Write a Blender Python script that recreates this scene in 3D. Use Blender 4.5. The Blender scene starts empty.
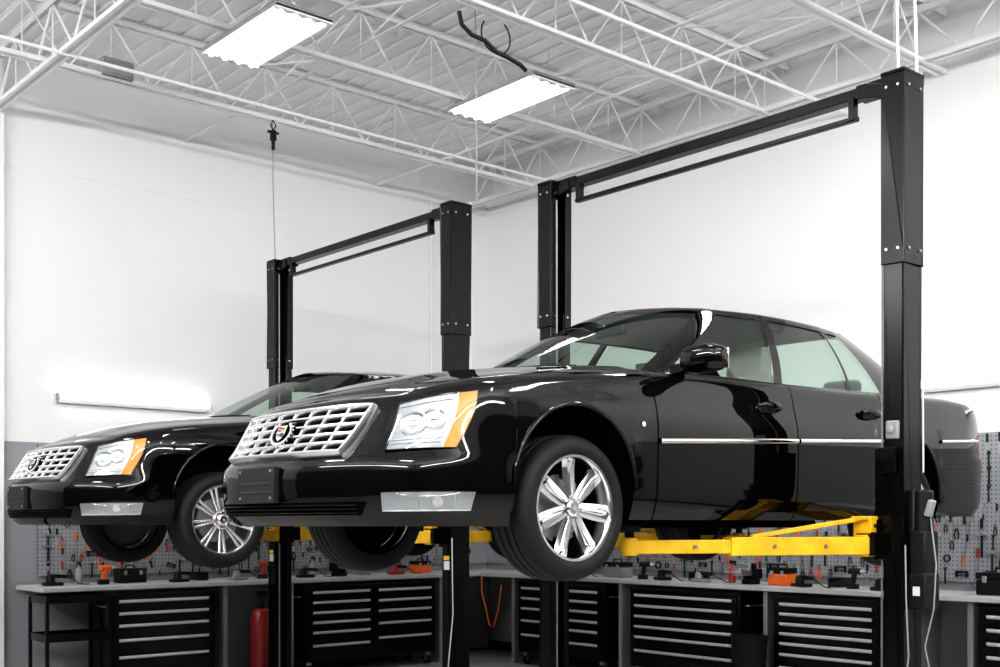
import bpy,bmesh,math,random
from mathutils import Vector,Matrix
random.seed(7)
scene=bpy.context.scene
COL=scene.collection
HC=1.62   # camera height

# ------------------------------------------------------------------ materials
def mat(name,col,rough=.5,metal=0,coat=0,emit=0,bump=0,bscale=40,var=0,vscale=3,spec=.5):
    m=bpy.data.materials.new(name);m.use_nodes=True
    nt=m.node_tree;b=nt.nodes["Principled BSDF"]
    c=(col[0],col[1],col[2],1)
    b.inputs["Base Color"].default_value=c
    b.inputs["Roughness"].default_value=rough
    b.inputs["Metallic"].default_value=metal
    b.inputs["Coat Weight"].default_value=coat
    b.inputs["Coat Roughness"].default_value=.03
    b.inputs["Specular IOR Level"].default_value=spec
    if emit:
        b.inputs["Emission Color"].default_value=c
        b.inputs["Emission Strength"].default_value=emit
    tc=None
    if bump or var:
        tc=nt.nodes.new("ShaderNodeTexCoord")
    if bump:
        n=nt.nodes.new("ShaderNodeTexNoise");n.inputs["Scale"].default_value=bscale
        bp=nt.nodes.new("ShaderNodeBump");bp.inputs["Strength"].default_value=bump;bp.inputs["Distance"].default_value=.01
        nt.links.new(tc.outputs["Object"],n.inputs["Vector"]);nt.links.new(n.outputs["Fac"],bp.inputs["Height"])
        nt.links.new(bp.outputs["Normal"],b.inputs["Normal"])
    if var:
        n=nt.nodes.new("ShaderNodeTexNoise");n.inputs["Scale"].default_value=vscale;n.inputs["Detail"].default_value=6
        r=nt.nodes.new("ShaderNodeValToRGB")
        r.color_ramp.elements[0].position=.3;r.color_ramp.elements[1].position=.7
        r.color_ramp.elements[0].color=(col[0]*(1-var),col[1]*(1-var),col[2]*(1-var),1)
        r.color_ramp.elements[1].color=(min(1,col[0]*(1+var)),min(1,col[1]*(1+var)),min(1,col[2]*(1+var)),1)
        nt.links.new(tc.outputs["Object"],n.inputs["Vector"]);nt.links.new(n.outputs["Fac"],r.inputs["Fac"])
        nt.links.new(r.outputs["Color"],b.inputs["Base Color"])
    return m
def glassmat(name,tint,refl=.06,gain=.8):
    m=bpy.data.materials.new(name);m.use_nodes=True
    nt=m.node_tree;nt.nodes.remove(nt.nodes["Principled BSDF"])
    out=nt.nodes["Material Output"]
    t=nt.nodes.new("ShaderNodeBsdfTransparent");t.inputs["Color"].default_value=(*tint,1)
    g=nt.nodes.new("ShaderNodeBsdfGlossy");g.inputs["Roughness"].default_value=.02
    lw=nt.nodes.new("ShaderNodeLayerWeight");lw.inputs["Blend"].default_value=.5
    p=nt.nodes.new("ShaderNodeMath");p.operation='POWER';p.inputs[1].default_value=4
    ma=nt.nodes.new("ShaderNodeMath");ma.operation='MULTIPLY_ADD';ma.inputs[1].default_value=gain;ma.inputs[2].default_value=refl
    mx=nt.nodes.new("ShaderNodeMixShader")
    nt.links.new(lw.outputs["Facing"],p.inputs[0]);nt.links.new(p.outputs[0],ma.inputs[0]);nt.links.new(ma.outputs[0],mx.inputs[0])
    nt.links.new(t.outputs[0],mx.inputs[1]);nt.links.new(g.outputs[0],mx.inputs[2]);nt.links.new(mx.outputs[0],out.inputs["Surface"])
    return m
def wallmat(name,top,low,zsplit):
    m=mat(name,top,.75,bump=.06,bscale=60)
    nt=m.node_tree;b=nt.nodes["Principled BSDF"]
    geo=nt.nodes.new("ShaderNodeNewGeometry");sp=nt.nodes.new("ShaderNodeSeparateXYZ")
    gt=nt.nodes.new("ShaderNodeMath");gt.operation='GREATER_THAN';gt.inputs[1].default_value=zsplit
    mx=nt.nodes.new("ShaderNodeMix");mx.data_type='RGBA'
    nt.links.new(geo.outputs["Position"],sp.inputs[0]);nt.links.new(sp.outputs["Z"],gt.inputs[0])
    nt.links.new(gt.outputs[0],mx.inputs[0]);mx.inputs[6].default_value=(*low,1);mx.inputs[7].default_value=(*top,1)
    nt.links.new(mx.outputs[2],b.inputs["Base Color"])
    return m
def pegmat(name,ax):
    m=mat(name,(.42,.44,.46),.5)
    nt=m.node_tree;b=nt.nodes["Principled BSDF"]
    geo=nt.nodes.new("ShaderNodeNewGeometry");sp=nt.nodes.new("ShaderNodeSeparateXYZ")
    nt.links.new(geo.outputs["Position"],sp.inputs[0])
    cb=nt.nodes.new("ShaderNodeCombineXYZ")
    nt.links.new(sp.outputs[ax],cb.inputs[0]);nt.links.new(sp.outputs["Z"],cb.inputs[1])
    sc=nt.nodes.new("ShaderNodeVectorMath");sc.operation='SCALE';sc.inputs["Scale"].default_value=26
    fr=nt.nodes.new("ShaderNodeVectorMath");fr.operation='FRACTION'
    sb=nt.nodes.new("ShaderNodeVectorMath");sb.operation='SUBTRACT';sb.inputs[1].default_value=(.5,.5,0)
    ln=nt.nodes.new("ShaderNodeVectorMath");ln.operation='LENGTH'
    lt=nt.nodes.new("ShaderNodeMath");lt.operation='LESS_THAN';lt.inputs[1].default_value=.19
    mx=nt.nodes.new("ShaderNodeMix");mx.data_type='RGBA';mx.inputs[6].default_value=(.33,.345,.365,1);mx.inputs[7].default_value=(.09,.09,.10,1)
    nt.links.new(cb.outputs[0],sc.inputs[0]);nt.links.new(sc.outputs[0],fr.inputs[0]);nt.links.new(fr.outputs[0],sb.inputs[0])
    nt.links.new(sb.outputs[0],ln.inputs[0]);nt.links.new(ln.outputs["Value"],lt.inputs[0]);nt.links.new(lt.outputs[0],mx.inputs[0])
    nt.links.new(mx.outputs[2],b.inputs["Base Color"])
    return m
M={}
M['paint']=mat("black_paint",(.0012,.0012,.0016),.03,0,0,spec=.46)
M['blk']=mat("black_plastic",(.008,.008,.009),.45,spec=.3)
M['plate']=mat("satin_black_bracket",(.016,.016,.017),.5,spec=.4)
M['blkgloss']=mat("black_gloss_plastic",(.004,.004,.005),.12)
M['void']=mat("dark_void",(.002,.002,.002),.9,spec=.05)
M['hub']=mat("dark_brake",(.05,.05,.055),.5)
M['rubber']=mat("tire_rubber",(.009,.009,.010),.6,bump=.15,bscale=120,spec=.3)
M['chrome']=mat("chrome",(.93,.93,.94),.07,1)
M['satin']=mat("satin_chrome",(.86,.86,.87),.26,1)
M['silver']=mat("silver_wheel",(.95,.95,.96),.14,1)
M['lampbowl']=mat("lamp_reflector",(.55,.57,.59),.24,.8)
M['fogbowl']=mat("fog_reflector",(.42,.43,.44),.3,.6)
M['amber']=mat("amber_lens",(1,.29,.015),.18,coat=.5)
M['lens']=glassmat("clear_lens",(.93,.95,.96),.07,.6)
M['glass']=glassmat("tinted_car_glass",(.76,.87,.81),.06,.7)
M['leather']=mat("gray_leather",(.32,.31,.29),.6)
M['cabin']=mat("cabin_trim",(.10,.10,.10),.7)
M['headliner']=mat("headliner",(.6,.6,.57),.9)
M['red']=mat("red_plastic",(.42,.03,.02),.35)
M['darkred']=mat("dark_red_enamel",(.30,.025,.025),.3)
M['lift']=mat("black_lift_steel",(.002,.0022,.0028),.22,0,0,spec=.28)
M['yellow']=mat("yellow_steel",(.78,.45,.012),.45,bump=.1,bscale=30,var=.2,vscale=9)
M['steel']=mat("bare_steel",(.62,.63,.64),.32,1)
M['label']=mat("white_label",(.8,.8,.78),.5)
M['orangelab']=mat("orange_label",(.95,.5,.05),.5)
M['orange']=mat("orange_plastic",(.85,.16,.02),.4)
M['whitesteel']=mat("white_painted_steel",(.88,.88,.89),.5)
M['deck']=mat("white_metal_deck",(.92,.92,.93),.6,var=.04,vscale=1.5)
M['tube']=mat("lit_tube",(1,.99,.96),.5,emit=48)
M['tubesoft']=mat("lit_tube_soft",(1,.99,.97),.5,emit=10)
M['walltube']=mat("lit_wall_tube",(1,.99,.96),.5,emit=4)
M['housing']=mat("white_housing",(.85,.85,.85),.4)
M['louver']=mat("gray_reflector",(.34,.34,.34),.4)
M['pull']=mat("bright_drawer_pull",(.80,.81,.83),.3,.15)
M['floor']=mat("gray_concrete",(.50,.49,.48),.25,bump=.03,bscale=8,var=.12,vscale=1.2)
M['wall']=wallmat("painted_wall",(.85,.85,.86),(.32,.335,.355),2.40)
M['backwall']=wallmat("dark_reflection_wall",(.50,.50,.50),(.08,.08,.085),3.5)  # unseen walls, dark lower tone put in to keep car-side reflections dark
M['pegX']=pegmat("pegboard_x","X");M['pegY']=pegmat("pegboard_y","Y")
M['bench']=mat("bench_laminate",(.6,.61,.62),.35,var=.04)
M['benchpanel']=mat("bench_panel_gray",(.33,.34,.355),.5)
M['chest']=mat("black_chest_enamel",(.004,.004,.005),.22,spec=.3)
M['gray']=mat("gray_plastic",(.3,.31,.32),.5)
M['blue']=mat("dark_blue_enamel",(.05,.07,.14),.4)
M['whitep']=mat("white_plastic",(.8,.8,.8),.4)
M['gold']=mat("pale_gold_enamel",(.80,.66,.36),.3,.8)

# ------------------------------------------------------------------ geometry helper
class Geo:
    def __init__(s): s.v=[];s.f=[];s.m=[];s.cm=0
    def add(s,V,F):
        o=len(s.v);s.v+=[tuple(v) for v in V];s.f+=[tuple(i+o for i in f) for f in F];s.m+=[s.cm]*len(F);return s
    def box(s,c,d,R=None):
        V=[]
        for x in(-.5,.5):
            for y in(-.5,.5):
                for z in(-.5,.5):
                    p=Vector((x*d[0],y*d[1],z*d[2]))
                    if R is not None:p=R@p
                    V.append(p+Vector(c))
        return s.add(V,[(0,1,3,2),(4,6,7,5),(0,4,5,1),(2,3,7,6),(0,2,6,4),(1,5,7,3)])
    def frame(s,p0,p1,up=(0,0,1)):
        d=(Vector(p1)-Vector(p0)).normalized();u=Vector(up)
        if abs(d.dot(u))>.98:u=Vector((1,0,0))
        a=d.cross(u).normalized();b=a.cross(d).normalized();return d,a,b
    def bar(s,p0,p1,w,h,up=(0,0,1),w1=None,h1=None):
        d,a,b=s.frame(p0,p1,up);p0=Vector(p0);p1=Vector(p1);w1=w if w1 is None else w1;h1=h if h1 is None else h1
        V=[p0+a*w*i/2+b*h*j/2 for i,j in((-1,-1),(1,-1),(1,1),(-1,1))]+[p1+a*w1*i/2+b*h1*j/2 for i,j in((-1,-1),(1,-1),(1,1),(-1,1))]
        return s.add(V,[(0,1,2,3),(7,6,5,4),(0,4,5,1),(1,5,6,2),(2,6,7,3),(3,7,4,0)])
    def cyl(s,p0,p1,r,r1=None,n=14):
        r1=r if r1 is None else r1
        d,a,b=s.frame(p0,p1);p0=Vector(p0);p1=Vector(p1);V=[]
        for i in range(n):
            t=2*math.pi*i/n;q=a*math.cos(t)+b*math.sin(t);V.append(p0+q*r);V.append(p1+q*r1)
        F=[(2*i,2*((i+1)%n),2*((i+1)%n)+1,2*i+1) for i in range(n)]
        F.append(tuple(2*i for i in range(n)));F.append(tuple(2*i+1 for i in reversed(range(n))))
        return s.add(V,F)
    def tube(s,pts,r,n=8):
        pts=[Vector(p) for p in pts];V=[];F=[];N=len(pts)
        pa=None
        for k,p in enumerate(pts):
            d=(pts[min(k+1,N-1)]-pts[max(k-1,0)]).normalized()
            if pa is None:
                u=Vector((0,0,1)) if abs(d.z)<.9 else Vector((1,0,0));a=d.cross(u).normalized()
            else:
                a=(pa-d*pa.dot(d)).normalized()
            pa=a;b=d.cross(a)
            for i in range(n):
                t=2*math.pi*i/n;V.append(p+(a*math.cos(t)+b*math.sin(t))*r)
        for k in range(N-1):
            for i in range(n):F.append((k*n+i,k*n+(i+1)%n,(k+1)*n+(i+1)%n,(k+1)*n+i))
        F.append(tuple(range(n)));F.append(tuple((N-1)*n+i for i in reversed(range(n))))
        return s.add(V,F)
    def lathe(s,prof,c,axis='y',n=48,sg=1,closed=False):
        V=[];F=[];c=Vector(c);K=len(prof)
        for i in range(n):
            t=2*math.pi*i/n
            for r,a in prof:
                if axis=='y':V.append(c+Vector((r*math.cos(t),a*sg,r*math.sin(t))))
                elif axis=='z':V.append(c+Vector((r*math.cos(t),r*math.sin(t),a*sg)))
                else:V.append(c+Vector((a*sg,r*math.cos(t),r*math.sin(t))))
        for i in range(n):
            j=(i+1)%n
            for k in range(K if closed else K-1):
                l=(k+1)%K
                F.append((i*K+k,j*K+k,j*K+l,i*K+l))
        return s.add(V,F)
    def grid(s,P):
        a=len(P);b=len(P[0]);V=[p for r in P for p in r]
        return s.add(V,[(i*b+j,(i+1)*b+j,(i+1)*b+j+1,i*b+j+1) for i in range(a-1) for j in range(b-1)])
    def prism(s,poly,y0,y1,tr=None):
        n=len(poly);V=[(p[0],y0,p[1]) for p in poly]+[(p[0],y1,p[1]) for p in poly]
        if tr:V=[tr(Vector(v)) for v in V]
        F=[tuple(range(n)),tuple(n+i for i in reversed(range(n)))]+[(i,n+i,n+(i+1)%n,(i+1)%n) for i in range(n)]
        return s.add(V,F)
    def sphere(s,c,r,n=12,sc=(1,1,1),p=1):
        V=[];F=[];m=n//2
        def sp(x):return math.copysign(abs(x)**p,x)
        for i in range(m+1):
            th=math.pi*i/m
            for j in range(n):
                ph=2*math.pi*j/n
                V.append((c[0]+r*sc[0]*sp(math.sin(th))*sp(math.cos(ph)),c[1]+r*sc[1]*sp(math.sin(th))*sp(math.sin(ph)),c[2]+r*sc[2]*sp(math.cos(th))))
        for i in range(m):
            for j in range(n):F.append((i*n+j,i*n+(j+1)%n,(i+1)*n+(j+1)%n,(i+1)*n+j))
        return s.add(V,F)
    def obj(s,name,mats,parent=None,smooth=True,angle=35,bevel=0,loc=None,rot=None,weld=True,seg=2):
        me=bpy.data.meshes.new(name);me.from_pydata(s.v,[],s.f);me.update()
        if not isinstance(mats,(list,tuple)):mats=[mats]
        for m in mats:me.materials.append(M[m] if isinstance(m,str) else m)
        me.polygons.foreach_set("material_index",s.m)
        bm=bmesh.new();bm.from_mesh(me)
        if weld:bmesh.ops.remove_doubles(bm,verts=bm.verts,dist=1e-5)
        bmesh.ops.dissolve_degenerate(bm,edges=bm.edges,dist=1e-6)
        bmesh.ops.recalc_face_normals(bm,faces=bm.faces)
        bm.to_mesh(me);bm.free()
        if smooth:
            me.shade_smooth();me.set_sharp_from_angle(angle=math.radians(angle))
        o=bpy.data.objects.new(name,me);COL.objects.link(o)
        if parent:o.parent=parent
        if loc:o.location=loc
        if rot:o.rotation_euler=rot
        if bevel:
            b=o.modifiers.new("bevel",'BEVEL');b.width=bevel;b.segments=seg;b.limit_method='ANGLE';b.angle_limit=math.radians(40)
        return o
def tag(o,label,cat,group=None):
    o["label"]=label;o["category"]=cat
    if group:o["group"]=group
    return o
def empty(name,loc,rotz=0,label="",cat="",group=None):
    e=bpy.data.objects.new(name,None);e.empty_display_size=.1;COL.objects.link(e);e.location=loc;e.rotation_euler=(0,0,rotz)
    tag(e,label,cat,group);return e
def struct(o):o["kind"]="structure";return o
def lerp(a,b,t):return a+(b-a)*t
def sm(a,b,x):
    t=max(0,min(1,(x-a)/(b-a)));return t*t*(3-2*t)
def Hm(pts,x):
    n=len(pts)
    if x<=pts[0][0]:return pts[0][1]
    if x>=pts[-1][0]:return pts[-1][1]
    for i in range(n-1):
        if x<=pts[i+1][0]:break
    x0,y0=pts[i];x1,y1=pts[i+1];h=x1-x0;d=(y1-y0)/h
    m0=d if i==0 else (y1-pts[i-1][1])/(x1-pts[i-1][0])
    m1=d if i==n-2 else (pts[i+2][1]-y0)/(pts[i+2][0]-x0)
    t=(x-x0)/h
    return (2*t**3-3*t*t+1)*y0+(t**3-2*t*t+t)*h*m0+(-2*t**3+3*t*t)*y1+(t**3-t*t)*h*m1
def copy_tree(src,loc,rotz=None,scale=None):
    o=src.copy();COL.objects.link(o);o.location=loc
    if rotz is not None:o.rotation_euler=rotz
    if scale:o.scale=(scale,)*3
    for c in src.children:
        d=c.copy();COL.objects.link(d);d.parent=o
        for e in c.children:
            f=e.copy();COL.objects.link(f);f.parent=d
    return o

# ------------------------------------------------------------------ car surface
PC=[(-1.095,0),(-1.088,.25),(-1.045,.5),(-.96,.70),(-.81,.845),(-.59,.914),(-.3,.932),(0,.937),(.6,.945),(1.5,.95),(2.5,.948),(3.1,.938),(3.6,.915),(3.95,.875),(4.12,.80),(4.19,.60),(4.21,.25),(4.215,0)]
def cat(pts):
    q=[(pts[1][0],-pts[1][1])]+pts+[(pts[-2][0],-pts[-2][1])];out=[]
    for i in range(1,len(q)-2):
        p0,p1,p2,p3=q[i-1],q[i],q[i+1],q[i+2]
        def dd(a,b):return max(1e-4,math.hypot(a[0]-b[0],a[1]-b[1])**.5)
        t0=0;t1=t0+dd(p0,p1);t2=t1+dd(p1,p2);t3=t2+dd(p2,p3)
        for k in range(24):
            t=lerp(t1,t2,k/24)
            def L(a,b,ta,tb):return tuple((tb-t)/(tb-ta)*a[j]+(t-ta)/(tb-ta)*b[j] for j in(0,1))
            A1=L(p0,p1,t0,t1);A2=L(p1,p2,t1,t2);A3=L(p2,p3,t2,t3)
            B1=L(A1,A2,t0,t2);B2=L(A2,A3,t1,t3);out.append(L(B1,B2,t1,t2))
    out.append(pts[-1]);return out
DEN=cat(PC);SS=[0]
for i in range(1,len(DEN)):SS.append(SS[-1]+math.hypot(DEN[i][0]-DEN[i-1][0],DEN[i][1]-DEN[i-1][1]))
SMAX=SS[-1]
import bisect
def Pxy(s):
    s=max(0,min(SMAX-1e-6,s));i=max(0,bisect.bisect_right(SS,s)-1);i=min(i,len(DEN)-2)
    t=(s-SS[i])/(SS[i+1]-SS[i]);a,b=DEN[i],DEN[i+1]
    def tg(k):
        p=DEN[max(k-1,0)];q=DEN[min(k+1,len(DEN)-1)]
        if k==0:return Vector((0,1))
        if k==len(DEN)-1:return Vector((0,-1))
        return Vector((q[0]-p[0],q[1]-p[1])).normalized()
    T=tg(i).lerp(tg(i+1),t).normalized()
    return lerp(a[0],b[0],t),lerp(a[1],b[1],t),-T.y,T.x
def s_x(x):
    lo,hi=0,SMAX
    for _ in range(40):
        m=(lo+hi)/2
        if Pxy(m)[0]<x:lo=m
        else:hi=m
    return lo
def s_y(y):
    lo,hi=0,s_x(-.3)
    for _ in range(40):
        m=(lo+hi)/2
        if Pxy(m)[1]<y:lo=m
        else:hi=m
    return lo
FR=[(.14,-.10),(.17,-.060),(.22,-.024),(.30,-.003),(.38,.0),(.435,-.010),(.47,-.040),(.52,-.078),(.60,-.126),(.70,-.182),(.745,-.206),(.80,-.235)]
SD=[(.15,-.06),(.2,-.035),(.28,-.010),(.4,0),(.55,.003),(.65,.003),(.72,-.004),(.80,-.024),(.88,-.040),(.95,-.052),(1.05,-.065)]
RR=[(.15,-.1),(.22,-.05),(.3,-.01),(.45,0),(.60,.002),(.635,-.014),(.8,-.026),(.95,-.045),(1.0,-.06)]
ZE=[(-1.10,.742),(-.88,.752),(-.6,.79),(-.3,.838),(0,.872),(.5,.922),(1.0,.942),(2,.958),(3,.982),(3.6,.998),(4.0,.992),(4.21,.975)]
def ze(x):return Hm(ZE,x)
def off(x,z):
    wf=1-sm(-1.0,-.46,x)
    wr=sm(3.75,4.02,x)
    o=Hm(SD,z)*(1-wf-wr)+Hm(FR,z)*wf+Hm(RR,z)*wr
    return o-.036*math.exp(-max(0,ze(x)-z)/.013)
def pt(s,z,lift=0):
    sg=1 if s>=0 else -1
    x,y,nx,ny=Pxy(abs(s));o=off(x,z)+lift
    return Vector((x+nx*o,sg*(y+ny*o),z))
def ptn(s,z,lift=0):
    p=pt(s,z);a=pt(s+.01,z)-pt(s-.01,z);b=pt(s,z+.008)-pt(s,z-.008)
    n=b.cross(a).normalized()
    x,y,nx,ny=Pxy(abs(s))
    if n.x*nx+n.y*ny*(1 if s>=0 else -1)<0:n=-n
    return p+n*lift,n
def patch(g,c,nu,nv,lift,thick=0,u0=0,u1=1,v0=0,v1=1,bulge=0):
    P=[];B=[]
    for i in range(nu+1):
        r=[];rb=[]
        for j in range(nv+1):
            u=lerp(u0,u1,i/nu);v=lerp(v0,v1,j/nv)
            s=lerp(lerp(c[0][0],c[1][0],u),lerp(c[3][0],c[2][0],u),v)
            z=lerp(lerp(c[0][1],c[1][1],u),lerp(c[3][1],c[2][1],u),v)
            bb=bulge*max(0,math.sin(math.pi*i/nu))**.5*max(0,math.sin(math.pi*j/nv))**.5 if bulge else 0
            p,n=ptn(s,z);r.append(p+n*(lift+bb));rb.append(p+n*(lift-thick))
        P.append(r);B.append(rb)
    g.grid(P)
    if thick:
        g.grid([[P[i][0] for i in range(nu+1)],[B[i][0] for i in range(nu+1)]])
        g.grid([[P[i][nv] for i in range(nu+1)],[B[i][nv] for i in range(nu+1)]])
        g.grid([P[0],B[0]]);g.grid([P[nu],B[nu]])
def sbar(g,path,w,d,lift=0,closed=False):
    L=[];N=len(path);pn=[ptn(s,z,lift) for s,z in path]
    for k in range(N):
        p,n=pn[k]
        a=pn[(k+1)%N if closed else min(k+1,N-1)][0]-pn[(k-1)%N if closed else max(k-1,0)][0]
        t=a.normalized();b=n.cross(t).normalized()
        L.append([p-b*w/2-n*d*.5,p-b*w/2+n*d*.2,p-b*w*.25+n*d*.5,p+b*w*.25+n*d*.5,p+b*w/2+n*d*.2,p+b*w/2-n*d*.5,p-b*w/2-n*d*.5])
    if closed:L.append(L[0])
    g.grid(L)
    if not closed:
        g.add(L[0][:6],[tuple(range(6))]);g.add(L[-1][:6],[tuple(range(6))])
def spath(a,b,n):return [(lerp(a[0],b[0],i/n),lerp(a[1],b[1],i/n)) for i in range(n+1)]

AR=.380;AZ=.335;XW=(0,2.936)
SEAMS=(.548,1.72,2.66)
def zb(x):
    for xw in XW:
        if abs(x-xw)<AR:return AZ+math.sqrt(max(0,AR*AR-(x-xw)**2))
    if x<-.3:return .155
    if x<3.3:return .185
    return .215
ST=[]  # stations (s,x,zb,groove)
s0=s_x(-.5)
for i in range(37):
    s=s0*i/36;ST.append((s,Pxy(s)[0],.155,0))
xs=[]
for xw in XW:
    for k in range(1,20):xs.append((xw-AR*math.cos(math.pi*k/20),0))
    xs+= [(xw-AR-.001,0),(xw+AR+.001,0),(xw-AR+.0005,0),(xw+AR-.0005,0)]
for q in SEAMS:xs+=[(q-.005,0),(q,1),(q+.005,0)]
for q in [-.45,.46]+[.65+.1*i for i in range(11)]+[1.8+.1*i for i in range(8)]+[3.4,3.5,3.6,3.7]:xs.append((q,0))
xs.sort()
for x,gv in xs:ST.append((s_x(x),x,zb(x),gv))
s1=s_x(3.75)
for i in range(25):
    s=lerp(s1,SMAX,i/24);ST.append((s,Pxy(s)[0],.215,0))
TL=[0,.03,.07,.12,.17,.22,.28,.34,.4,.44,.475,.505,.535,.565,.60,.64,.68,.74,.80,.85,.89,.925,.95,.97,.985,1]

def build_body():
    G={k:Geo() for k in('body','front_door_n','front_door_p','rear_door_n','rear_door_p','hood','trunk_lid')}
    for sg in(1,-1):
        rows=[]
        for s,x,b,gv in ST:
            e=ze(x);r=[]
            for t in TL:
                z=lerp(b,e,t);r.append(pt(s if s>0 else 1e-9,z,-.014 if gv else 0))
            if sg<0:r=[Vector((p.x,-p.y,p.z)) for p in r]
            rows.append(r)
        for i in range(len(ST)-1):
            xm=(ST[i][1]+ST[i+1][1])/2
            for j in range(len(TL)-1):
                k='body'
                if j>=2:
                    if SEAMS[0]<xm<SEAMS[1]:k='front_door_'+('p' if sg>0 else 'n')
                    elif SEAMS[1]<xm<SEAMS[2]:k='rear_door_'+('p' if sg>0 else 'n')
                G[k].add([rows[i][j],rows[i+1][j],rows[i+1][j+1],rows[i][j+1]],[(0,1,2,3)])
        for i in range(len(ST)-1):
            a=rows[i][0];b=rows[i+1][0]
            a2=Vector((a.x,a.y-sg*min(.05,abs(a.y)),a.z+.0));b2=Vector((b.x,b.y-sg*min(.05,abs(b.y)),b.z))
            G['body'].add([a,b,b2,a2],[(0,1,2,3)])
    Q=[-1,-.985,-.96,-.93,-.906,-.9,-.894]+[-.86+.86*i/9 for i in range(9)]
    Q=Q+[0]+[-q for q in reversed(Q)]
    rows=[];XF=-.82
    for s,x,b,gv in ST:
        p=pt(s if s>0 else 1e-9,ze(x));r=[]
        xe=p.x
        for q in Q:
            c=.066*(1-math.exp(-max(0,xe-XF)/.25)) if xe<1.5 else .03*(1-math.exp(-max(0,3.99-xe)/.2))
            z=p.z+c*(1-abs(q)**2.2)+.010*(1-math.exp(-max(0,1-abs(q))/.02))*min(1,max(0,(xe-XF)/.3))*min(1,max(0,(3.99-xe)/.3))
            y=q*p.y
            if xe<.7:
                wd=lerp(.42,.60,sm(-.85,.5,xe));z+=.013*sm(wd+.035,wd-.02,abs(y))*sm(XF,-.45,xe)
            if abs(abs(q)-.9)<1e-6 and (xe<.5 or xe>3.4):z-=.014
            r.append(Vector((xe,y,z)))
        rows.append(r)
    for i in range(len(ST)-1):
        xm=(rows[i][0].x+rows[i+1][0].x)/2
        for j in range(len(Q)-1):
            qm=abs(Q[j]+Q[j+1])/2
            inner=qm<.9
            if .62<xm<3.40 and inner:continue
            k='body'
            if inner and xm<.40:k='hood'
            if inner and xm>3.55:k='trunk_lid'
            G[k].add([rows[i][j],rows[i+1][j],rows[i+1][j+1],rows[i][j+1]],[(0,1,2,3)])
    return G
BG=build_body()

# greenhouse
def gh():
    S=[]
    for i in range(9):
        f=i/8;y=.74*f
        S.append(((.33+.29*f**2.2,y,.975-.042*f*f),(1.22+.14*f*f,.56*f,1.42-.035*f*f),'ws'))
    S[-1]=(S[-1][0],S[-1][1],'ap')
    S.append(((.655,.79,.930),(1.405,.592,1.38),'ap'))
    def bz(x):return ze(x)-.006
    def tz(x):return 1.378+.018*math.sin(math.pi*min(1,max(0,(x-1.4)/1.3)))
    def side(xa,xb,ta,tb,n,k,ya=.822,yb=.822,y2a=.61,y2b=.61):
        for i in range(n):
            f=i/n;x=lerp(xa,xb,f);t=lerp(ta,tb,f);S.append(((x,lerp(ya,yb,f),bz(x)),(t,lerp(y2a,y2b,f),tz(t)),k))
    side(.73,1.665,1.46,1.79,8,'fw',.815,.828,.602,.618)
    side(1.665,1.745,1.79,1.86,1,'bp',.828,.828,.618,.618)
    side(1.745,2.44,1.86,2.40,5,'rw',.828,.822,.618,.612)
    side(2.44,2.475,2.40,2.43,1,'dv',.822,.82,.612,.61)
    side(2.475,2.82,2.43,2.57,3,'qw',.82,.808,.61,.60)
    cp=[((2.82,.808),(2.57,.60)),((3.0,.795),(2.63,.592)),((3.2,.77),(2.68,.58)),((3.34,.74),(2.72,.565))]
    for b,t in cp:S.append(((b[0],b[1],bz(b[0])),(t[0],t[1],tz(t[0])),'cp'))
    for i in range(7):
        f=1-i/6
        S.append(((3.55-.12*f*f,.70*f,1.02-.025*f*f),(2.88-.13*f*f,.55*f,1.42-.028*f*f),'bk'))
    return S
GS=gh()
RL=[0,.035,.07,.2,.35,.5,.65,.8,.92,.96,1]
def ghp(i,r,sg,ins=0):
    B=Vector(GS[i][0]);T=Vector(GS[i][1])
    a=Vector(GS[max(i-1,0)][0]);b=Vector(GS[min(i+1,len(GS)-1)][0]);t=b-a;t.z=0
    if i==0 :t=Vector((0,1,0))
    if i==len(GS)-1:t=Vector((0,-1,0))
    t.normalize();n=Vector((-t.y,t.x,0))
    p=B.lerp(T,r)+n*(.03*4*r*(1-r)-ins)
    if i in(0,len(GS)-1):p.y=0
    return Vector((p.x,p.y*sg,p.z))
def build_gh():
    G={}
    def g(k):
        if k not in G:G[k]=Geo()
        return G[k]
    for sg in(1,-1):
        e='p' if sg>0 else 'n'
        for i in range(len(GS)-1):
            k=GS[i][2]
            for j in range(len(RL)-1):
                r=(RL[j]+RL[j+1])/2;ins=0
                nm={'ws':'windshield','bk':'rear_glass','ap':'roof','bp':'roof','dv':'roof','cp':'roof','fw':'fw_'+e,'rw':'rw_'+e,'qw':'qw_'+e}[k]
                if k in('fw','rw','qw'):
                    if r<.035:nm='trim_'+e
                    elif r>.92:nm='roof'
                    else:ins=.008
                if k in('ws','bk') and (r>.96):nm='roof'
                P=[ghp(i,RL[j],sg,ins),ghp(i+1,RL[j],sg,ins),ghp(i+1,RL[j+1],sg,ins),ghp(i,RL[j+1],sg,ins)]
                g(nm).add(P,[(0,1,2,3)])
    Q=[-1,-.97,-.92]+[-.84+.84*i/7 for i in range(7)];Q=Q+[0]+[-q for q in reversed(Q)]
    rows=[];li=[]
    for i in range(len(GS)):
        T=GS[i][1];r=[];rl=[]
        for q in Q:
            fx=(1-math.exp(-(T[0]-1.22)/.2))*(1-math.exp(-(2.88-T[0])/.2))
            z=T[2]+.078*(1-abs(q)**2.3)*fx+.006*(1-abs(q))
            r.append(Vector((T[0],q*T[1],z)));rl.append(Vector((T[0],q*T[1]*.98,z-.03)))
        rows.append(r);li.append(rl)
    g('roof').grid(rows);g('headliner').grid(li)
    return G
GG=build_gh()

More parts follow.
